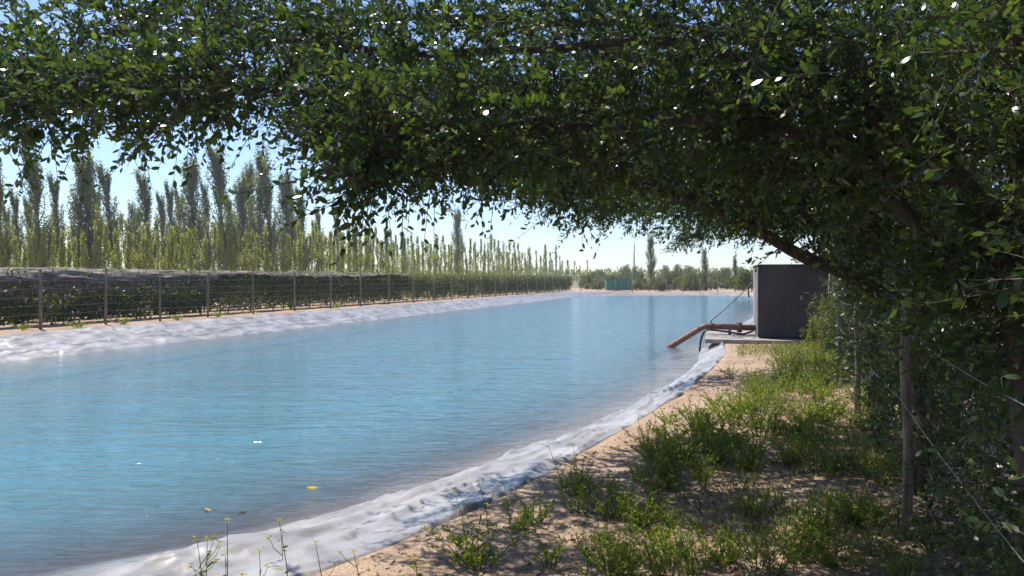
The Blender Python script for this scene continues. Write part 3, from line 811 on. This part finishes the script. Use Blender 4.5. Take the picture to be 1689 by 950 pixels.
    obj('twigs', mesh_np('twigs', Vv, fs), M['bark'], t)
    mb = MB()
    mb.tube([base - base + Vector((0, 0, -.1)), Vector((.03, 0, .5)), Vector((-.03, .03, 1.1)), Vector((-.1, 0, 1.6)), Vector((-.02, .1, 2.3)), Vector((.1, .1, 3.2))], [trunk_r * 1.3, trunk_r * 1.1, trunk_r, trunk_r * .9, trunk_r * .7, trunk_r * .3], 10)
    mb.build('trunk', M['bark'], t)
    mb = MB()
    for wp, rad in wood: mb.tube([Vector(p) - base for p in wp], rad, 7 if rad[0] > .02 else 4, False)
    mb.build('limbs', M['bark'], t)
    return t


def PP(*a): return [P(*q) for q in a]
# tree beside the camera: its boughs make the left-hand roof of leaves
b1x = hx(3.0) + .3
def TP(Z, h): return Vector((hx(Z) + .3, Z, h))
hedge_tree(3.0, 'nearest hedge tree, its long leafy boughs reaching left across the top of the view', [
    ([TP(3, 1.5), P(1400, 150, 3.2), P(1050, 75, 3.6), P(600, 80, 3.8), P(220, 95, 3.8), P(-90, 130, 3.8)], (.42, .45, .34), 1600),
    ([TP(3, 1.7), P(1300, 20, 3.6), P(900, -60, 4.2), P(400, -60, 4.4), P(170, -20, 4.4)], (.5, .6, .42), 1250),
    ([TP(3, 1.4), P(1350, 240, 3.3), P(1000, 205, 3.4), P(740, 205, 3.2), P(600, 230, 3.15)], (.28, .3, .22), 1100),
    (PP((600, 150, 3.5), (420, 150, 3.4), (240, 160, 3.3), (60, 175, 3.2), (-60, 175, 3.2)), (.22, .3, .13), 620),
    (PP((680, 215, 3.2), (630, 260, 3.1), (580, 290, 3.05)), (.16, .15, .08), 90),
    (PP((300, 170, 3.0), (268, 200, 2.9), (240, 235, 2.85)), (.03, .06, .04), 10),
    (PP((900, -180, 5.0), (1300, -220, 5.2)), (1.5, .7, .35), 700),  # unseen bough above the frame, added to shade the leaves below
    ([TP(3, 2.2), Vector((.9, 1.6, 3.1)), Vector((-.4, .6, 3.3)), Vector((-1.8, .2, 3.1))], (.8, 1.0, .35), 1300),  # unseen bough over the camera, added to shade the hedge from the sky
    ([TP(3, 2.2), Vector((1.3, 0.4, 2.9)), Vector((.9, -1.2, 3.0)), Vector((0, -2.2, 2.8))], (.9, 1.0, .4), 1300),  # unseen bough behind the camera, added for the same shading
], (-1.5, 4.3, .0, 1.5, .0, 3.7, 5600), .050, .075)
hedge_tree(6.0, 'second hedge tree with a dark arching limb bowed over the sandy path', [
    ([TP(6, 1.35), P(1440, 482, 5.9), P(1300, 412, 5.6), P(1200, 358, 5.4), P(1060, 304, 5.2), P(930, 280, 5.1), P(820, 268, 5.0)], (.42, .5, .2), 1300, .24, 1.0),
    ([TP(6, 1.9), P(1400, 300, 5.6), P(1200, 240, 5.2), P(1000, 180, 5.0), P(720, 190, 5.6), P(560, 220, 6.0)], (.5, .6, .38), 2100),
    ([TP(6, 2.2), P(1400, 100, 5.4), P(1100, 50, 5.2), P(700, 30, 5.2), P(420, 40, 5.2), P(260, 70, 5.2)], (.55, .7, .5), 1150),
    (PP((960, 310, 5.0), (905, 335, 4.9), (870, 345, 4.9)), (.16, .2, .07), 70),
    ([TP(6, 2.2), P(1300, 240, 6.2), P(1050, 245, 6.4), P(820, 250, 6.6)], (.5, .7, .26), 1400),
    ([TP(6, 2.6), P(1500, 60, 6.2), P(1200, 60, 7.0), P(950, 100, 7.2)], (.7, .9, .4), 1500),
], (4.3, 7.6, .06, 1.6, .0, 3.9, 3300), .055, .085)
hedge_tree(9.6, 'third hedge tree, its dense drooping crown hanging over the far path', [
    ([TP(9.6, 1.8), P(1400, 350, 9.6), P(1250, 312, 9.4), P(1100, 296, 9.2), P(985, 306, 8.6), P(860, 290, 8.0)], (.6, .8, .34), 2300, .08, .6),
    ([TP(9.6, 2.2), P(1400, 250, 9.6), P(1200, 220, 9.2), P(1000, 210, 8.8), P(780, 220, 7.8), P(640, 220, 7.2)], (.7, .9, .5), 2600),
    ([TP(9.6, 2.4), P(1250, 260, 8.2), P(1050, 270, 7.5), P(880, 268, 7.1)], (.6, .8, .28), 1700),
    ([TP(9.6, 2.8), P(1400, 120, 9.6), P(1100, 100, 9.0), P(800, 100, 8.0), P(520, 110, 7.6)], (.8, 1.0, .55), 1150),
    (PP((1080, 325, 9.2), (1000, 345, 9.0), (940, 360, 8.8)), (.2, .3, .12), 100),
], (7.6, 11.6, .06, 1.8, .0, 3.9, 2200), .070, .1)
hedge_tree(13.6, 'fourth hedge tree reaching over the roof of the pump house', [
    ([TP(13.6, 2.3), P(1370, 360, 14), P(1250, 350, 14.5), P(1120, 346, 14.5), P(1020, 346, 14)], (.8, .9, .34), 1000),
    ([TP(13.6, 2.4), P(1400, 320, 13.6), P(1250, 310, 14), P(1130, 315, 14), P(1000, 320, 13.5)], (.9, .9, .6), 1700),
    (PP((1200, 370, 14.3), (1150, 386, 14.2), (1120, 394, 14.2)), (.25, .3, .10), 60),
], (11.6, 16.0, .05, 1.9, .1, 3.9, 1700), .085, .11)
hedge_tree(18.2, 'farthest hedge tree growing beside the pump house', [
    (PP((1400, 350, 19), (1320, 358, 20), (1240, 368, 21), (1170, 378, 22), (1120, 392, 22)), (1.0, 1.0, .36), 700),
], (16.0, 21.0, .0, 2.0, .1, 3.9, 1300), .1, .12)

# ------------------------------------------------------------------ weeds on the bank
def weed_mesh(seed, H=.4, stems=7, leaf=.05, spread=.16, per=26, narrow=.28):
    r = np.random.default_rng(seed); P_, D_ = [], []; mb = MB(); L_ = []
    for s in range(stems):
        a = r.random() * 6.283; h = H * r.uniform(.55, 1.05); sp = spread * r.uniform(.3, 1.2)
        b = np.array([.03 * math.cos(a), .03 * math.sin(a), 0]); e = np.array([sp * math.cos(a), sp * math.sin(a), h]); m_ = (b + e) / 2 + r.normal(size=3) * .02; m_[2] = h * .55
        mb.tube([b - [0, 0, .03], m_, e], [.004, .003, .0012], 4, False)
        t = r.random(per) ** .8 * .92 + .08
        q = (1 - t)[:, None] ** 2 * b + 2 * (t * (1 - t))[:, None] * m_ + (t ** 2)[:, None] * e
        dd = r.normal(size=(per, 3)); dd[:, 2] = np.abs(dd[:, 2]) * .6 + .25; P_.append(q); D_.append(dd); L_.append(leaf * r.uniform(.5, 1.2, per) * (1.25 - .6 * t))
    pos = np.concatenate(P_); ls = np.concatenate(L_)
    return mb.mesh('stems'), leaves_mesh('leaves', pos, np.concatenate(D_), ls, ls * narrow, False, r.random(len(pos)), .5)
wv = [weed_mesh(100 + i, H, st, lf, sp, per, nw) for i, (H, st, lf, sp, per, nw) in enumerate([(.34, 12, .05, .28, 24, .22), (.28, 11, .055, .33, 24, .4), (.40, 12, .055, .26, 26, .17), (.2, 13, .05, .33, 22, .42), (.22, 9, .065, .22, 14, .2)])]
wroots = []
WG = 'leafy green weeds on the sandy bank'
for k, (a, b) in enumerate(wv):
    r_ = thing('weed_plant', (0, 0, -50), 'leafy green weed growing on the sandy path below the hedge', 'weed', WG)
    obj('stems', a, M['weed'], r_); obj('leaves', b, M['weed'], r_); wroots.append(r_)
first = set()
def put_weed(x, y, v, s, label=None):
    z = gz(x, y) - .005
    if v not in first:
        first.add(v); o = wroots[v]; o.location = (x, y, z); o.scale = (s, s, s); o.rotation_euler = (0, 0, random.random() * 6)
        if label: o['label'] = label
    else: o = dup(wroots[v], (x, y, z), random.random() * 6, (s, s, s), label)
clumps = [(960, 812, .16, 6, .7), (1010, 850, .2, 7, .75), (1075, 800, .3, 8, .9), (1070, 860, .2, 5, .8), (1110, 760, .3, 8, .95), (1165, 735, .4, 10, 1.0), (1200, 700, .45, 10, 1.05), (1260, 665, .6, 13, 1.1),
          (1300, 635, .7, 15, 1.15), (1345, 612, .8, 16, 1.2), (1365, 660, .5, 9, 1.1), (1300, 700, .5, 9, 1), (1215, 780, .35, 8, .9), (1270, 760, .4, 8, .9), (1350, 730, .4, 7, 1), (1000, 925, .16, 6, .7), (1050, 945, .2, 6, .7), (1390, 700, .3, 5, 1.0),
          (1180, 870, .25, 4, .7), (1310, 860, .3, 6, .8), (1120, 940, .2, 5, .7), (1240, 930, .25, 6, .7), (1400, 860, .25, 6, .8), (1420, 780, .3, 6, .9), (1340, 940, .2, 6, .7), (1320, 590, .9, 9, .9), (1440, 940, .15, 4, .7), (1380, 575, .8, 8, 1.3)]
random.seed(11)
for (px, py, sp, n, s) in clumps:
    g0 = G(px, py)
    for k in range(int(n * 1.05)):
        x = g0.x + random.gauss(0, sp * .7); y = g0.y + random.gauss(0, sp * .9)
        if x > hx(y) + .2 or x < lerp_keys([(2.5, -2.6), (4.3, -1.07), (6.27, .28), (8.6, 1.45), (15.25, 4.37), (20.5, 5.97)], y) + .35: continue
        put_weed(x, y, random.choice([0, 0, 1, 2, 2, 3, 4]), s * random.uniform(.6, 1.1))
put_weed(*G(790, 935).xy, 1, .95, 'bushy weed alone on the sand, lowest one beside the liner edge')
put_weed(*G(850, 872).xy, 3, .8, 'sparse spreading weed on the sand just right of the liner fold')
put_weed(*G(885, 862).xy, 4, .8, 'small sparse weed beside the spreading one near the liner')
put_weed(*G(905, 935).xy, 4, .9, 'thin short weed on the sand between two leafy clumps')
# weeds along the left bank fence
for px, py in ((125, 541), (195, 535), (290, 528), (358, 523), (550, 508), (668, 499), (30, 545)):
    p = G(px, py, .2); o = dup(wroots[3], (p.x + .1, p.y, .2), random.random() * 6, (1.3, 1.3, 1.1), 'small green tuft of weed at the foot of the left fence'); o['group'] = 'weed tufts along the left fence'

# mustard plants with yellow flowers
def mustard(px, py, Z, nb, label, lean=0.0):
    tip = P(px, py, Z); x = tip.x - lean; h = tip.z
    t = thing('mustard_plant', (x, Z, -.01), label, 'wildflower', 'yellow flowering mustard stalks by the liner')
    mb = MB(); pos, dd = [], []; fl_ = []
    top = Vector((lean, 0, h)); mid = Vector((lean * .3, .02, h * .5)); mb.tube([(0, 0, -.02), mid, top], [.0035, .0025, .0012], 5)
    tips = [top]
    for k in range(nb):
        a = random.random() * 6.28; t0 = random.uniform(.4, .8); s_ = Vector((0, 0, 0)).lerp(top, t0); e = s_ + Vector((.08 * math.cos(a), .08 * math.sin(a), h * random.uniform(.15, .3)))
        mb.tube([s_, s_.lerp(e, .5) + Vector((.015 * math.cos(a), .015 * math.sin(a), 0)), e], [.002, .0016, .001], 4, False); tips.append(e)
    for k in range(16):
        q = Vector((0, 0, 0)).lerp(top, random.random() ** 1.6 * .8); pos.append(tuple(q)); dd.append((random.gauss(0, 1), random.gauss(0, 1), .4))
    mb.build('stem', M['weed'], t)
    obj('leaves', leaves_mesh('leaves', np.array(pos), np.array(dd), rng.uniform(.02, .06, len(pos)), .012), M['weed'], t)
    for tp in tips:
        fp, fd = [], []
        for c in range(4):
            cc = tp + Vector((random.gauss(0, .007), random.gauss(0, .007), random.gauss(0, .006)))
            for k in range(4):
                a = k * 1.571 + c; fp.append(tuple(cc)); fd.append((math.cos(a), math.sin(a), .4))
        obj('flower_head', leaves_mesh('flower_head', np.array(fp), np.array(fd), .009, .007), M['flower'], t)
for a in [(325, 886, 3.55, 4, 'mustard stalk with yellow blooms, farthest left against the liner', -.03), (342, 884, 3.6, 3, 'mustard stalk with a double yellow head beside the leftmost one', .02),
          (460, 853, 3.7, 2, 'tallest single mustard stalk standing against the water', -.05), (428, 903, 3.5, 2, 'short mustard stalk below the tallest one', 0.0), (520, 890, 3.75, 2, 'thin mustard stalk right of the tallest one', -.04),
          (583, 906, 3.95, 2, 'low mustard stalk at the point where liner meets sand', -.03), (748, 806, 4.75, 3, 'mustard stalk leaning left over the liner fold', -.08), (789, 790, 4.9, 3, 'taller mustard stalk rising over the liner near the sand', -.07),
          (832, 800, 5.0, 2, 'mustard stalk with small blooms beside the taller leaning one', -.04), (882, 802, 5.1, 2, 'slim mustard stalk nearest the leafy clump', .01), (905, 735, 5.6, 3, 'mustard stalk reaching far out over the liner from the leafy clump', -.12),
          (945, 732, 5.8, 3, 'upright mustard stalk behind the leafy clump', -.05), (680, 915, 4.2, 2, 'small mustard stalk on open sand', -.03), (375, 853, 3.6, 1, 'faint thin mustard stalk between the leftmost ones and the tallest', .01)]:
    mustard(*a)

# pale brush near the pump house
def brush(px, py, Z, H, label, n=60, seed=0, m='dry'):
    r = random.Random(seed); p = P(px, py, Z); t = thing('wild_brush', (p.x, Z, 0), label, 'brush')
    mb = MB(); pos, dd = [], []
    for k in range(n):
        a = r.random() * 6.28; h = H * r.uniform(.5, 1); sp = r.uniform(.1, .7) * H * .7
        b = Vector((r.gauss(0, .12), r.gauss(0, .12), 0)); e = Vector((sp * math.cos(a), sp * math.sin(a), h)); c = (b + e) / 2; c.z = h * .75
        mb.tube([b, c, e], [.006, .004, .002], 4, False)
        for j in range(26):
            u = r.random(); q = b * (1 - u) ** 2 + c * 2 * u * (1 - u) + e * u * u; pos.append(tuple(q)); dd.append((r.gauss(0, 1), r.gauss(0, 1), r.gauss(.2, .7)))
    mb.build('stems', M['dry'], t)
    obj('leaves', leaves_mesh('leaves', np.array(pos), np.array(dd), rng.uniform(.04, .09, len(pos)), .02), M[m], t)
brush(1368, 0, 17.2, 1.45, 'tangled yellowish brush in front of the pump house wall', 70, 1, 'grass')
brush(1340, 0, 18.4, .8, 'lower yellowish brush at the foot of the pump house', 40, 2, 'grass')

# grass ground cover (stuff) and leaf litter (stuff)
def scatter(n, f):
    out = []
    while len(out) < n:
        y = 3.0 + 17 * random.random() ** 1.3; x0 = lerp_keys([(2.5, -2.6), (4.3, -1.07), (6.27, .28), (8.6, 1.45), (15.25, 4.37), (20.5, 5.97)], y)
        x = random.uniform(x0 + .05, hx(y) + .6)
        if random.random() < f((x - x0) / (hx(y) - x0), x, y): out.append((x, y, gz(x, y)))
    return np.array(out)
pts = scatter(12000, lambda u, x, y: max(0, min(1, (u - .36) * 2.4)) * (1 if mn.noise(Vector((x * 1.5, y * 1.1, 2))) > -.08 else .08) + (.5 if y > 14.5 and u > .12 and y < 18.8 and y > 16 else 0))
n = len(pts); dd = rng.normal(size=(n, 3)) * .45; dd[:, 2] = 1
obj_g = obj('grass', leaves_mesh('grass', pts - [0, 0, .005], dd, rng.uniform(.04, .15, n), rng.uniform(.006, .016, n), False, None, .8), M['grass']); tag(obj_g, 'short green grass growing along the shaded path', 'grass', kind='stuff')
pts = scatter(16000, lambda u, x, y: .08 + max(0, u - .25) * 1.2); n = len(pts); dd = rng.normal(size=(n, 3)); dd[:, 2] *= .15
obj_l = obj('leaf_litter', leaves_mesh('leaf_litter', pts + [0, 0, .008], dd, rng.uniform(.02, .045, n), .016, False), M['litter']); tag(obj_l, 'dead brown leaves scattered over the sand', 'leaf litter', kind='stuff')
# small stones
pts = scatter(2600, lambda u, x, y: 1.0 if u < .6 else .3); n = len(pts)
oc = np.array([(1, 0, 0), (0, 1, 0), (-1, 0, 0), (0, -1, 0), (0, 0, .7), (0, 0, -.7)]); sz = rng.uniform(.004, .013, n) * (1 + rng.random(n) ** 6)
Vv = (pts[:, None] + (oc[None] * rng.uniform(.7, 1.2, (n, 6, 1))) * sz[:, None, None]).reshape(-1, 3); b = np.arange(n)[:, None] * 6
fs = [np.concatenate([b + i, b + j, b + k], 1) for i, j, k in ((0, 1, 4), (1, 2, 4), (2, 3, 4), (3, 0, 4), (1, 0, 5), (2, 1, 5), (3, 2, 5), (0, 3, 5))]
rr = rng.random(n); ob = obj('gravel', mesh_np('gravel', Vv, fs, [rr] * 8), M['stone']); tag(ob, 'small pale pebbles on the sand', 'gravel', kind='stuff')
# floating leaves
for k, (px, py) in enumerate(((505, 805), (392, 848), (345, 845))):
    Z = 2.0 * F / (py - HY); p = Vector(((px - CX) * Z / F, Z, WATER + .006))
    o_ = obj('floating_leaf', leaves_mesh('floating_leaf', np.array([(0, 0, 0.)]), np.array([(1, .2, 0.)]), .11, .06), M['flower'] if k == 0 else M['litter']); o_.location = p; o_.rotation_euler = (0, 0, k)
    tag(o_, ['yellow leaf floating on the near water', 'brown leaf floating near the liner', 'small brown leaf floating left of the other brown one'][k], 'leaf')

# ------------------------------------------------------------------ haze
if HAZE:
    hz = MB().box((60, 190, 14), (900, 560, 34)).build('haze', None, None, False)
    hm = bpy.data.materials.new('haze'); hm.use_nodes = True; N = hm.node_tree.nodes; N.clear()
    ou = N.new("ShaderNodeOutputMaterial"); pv = N.new("ShaderNodeVolumePrincipled"); pv.inputs["Color"].default_value = (.86, .92, 1, 1)
    pv.inputs["Density"].default_value = HAZE; pv.inputs["Anisotropy"].default_value = .3
    hm.node_tree.links.new(pv.outputs[0], ou.inputs["Volume"]); hz.data.materials.append(hm); tag(hz, kind='stuff')
print('verts', sum(len(m.vertices) for m in bpy.data.meshes))
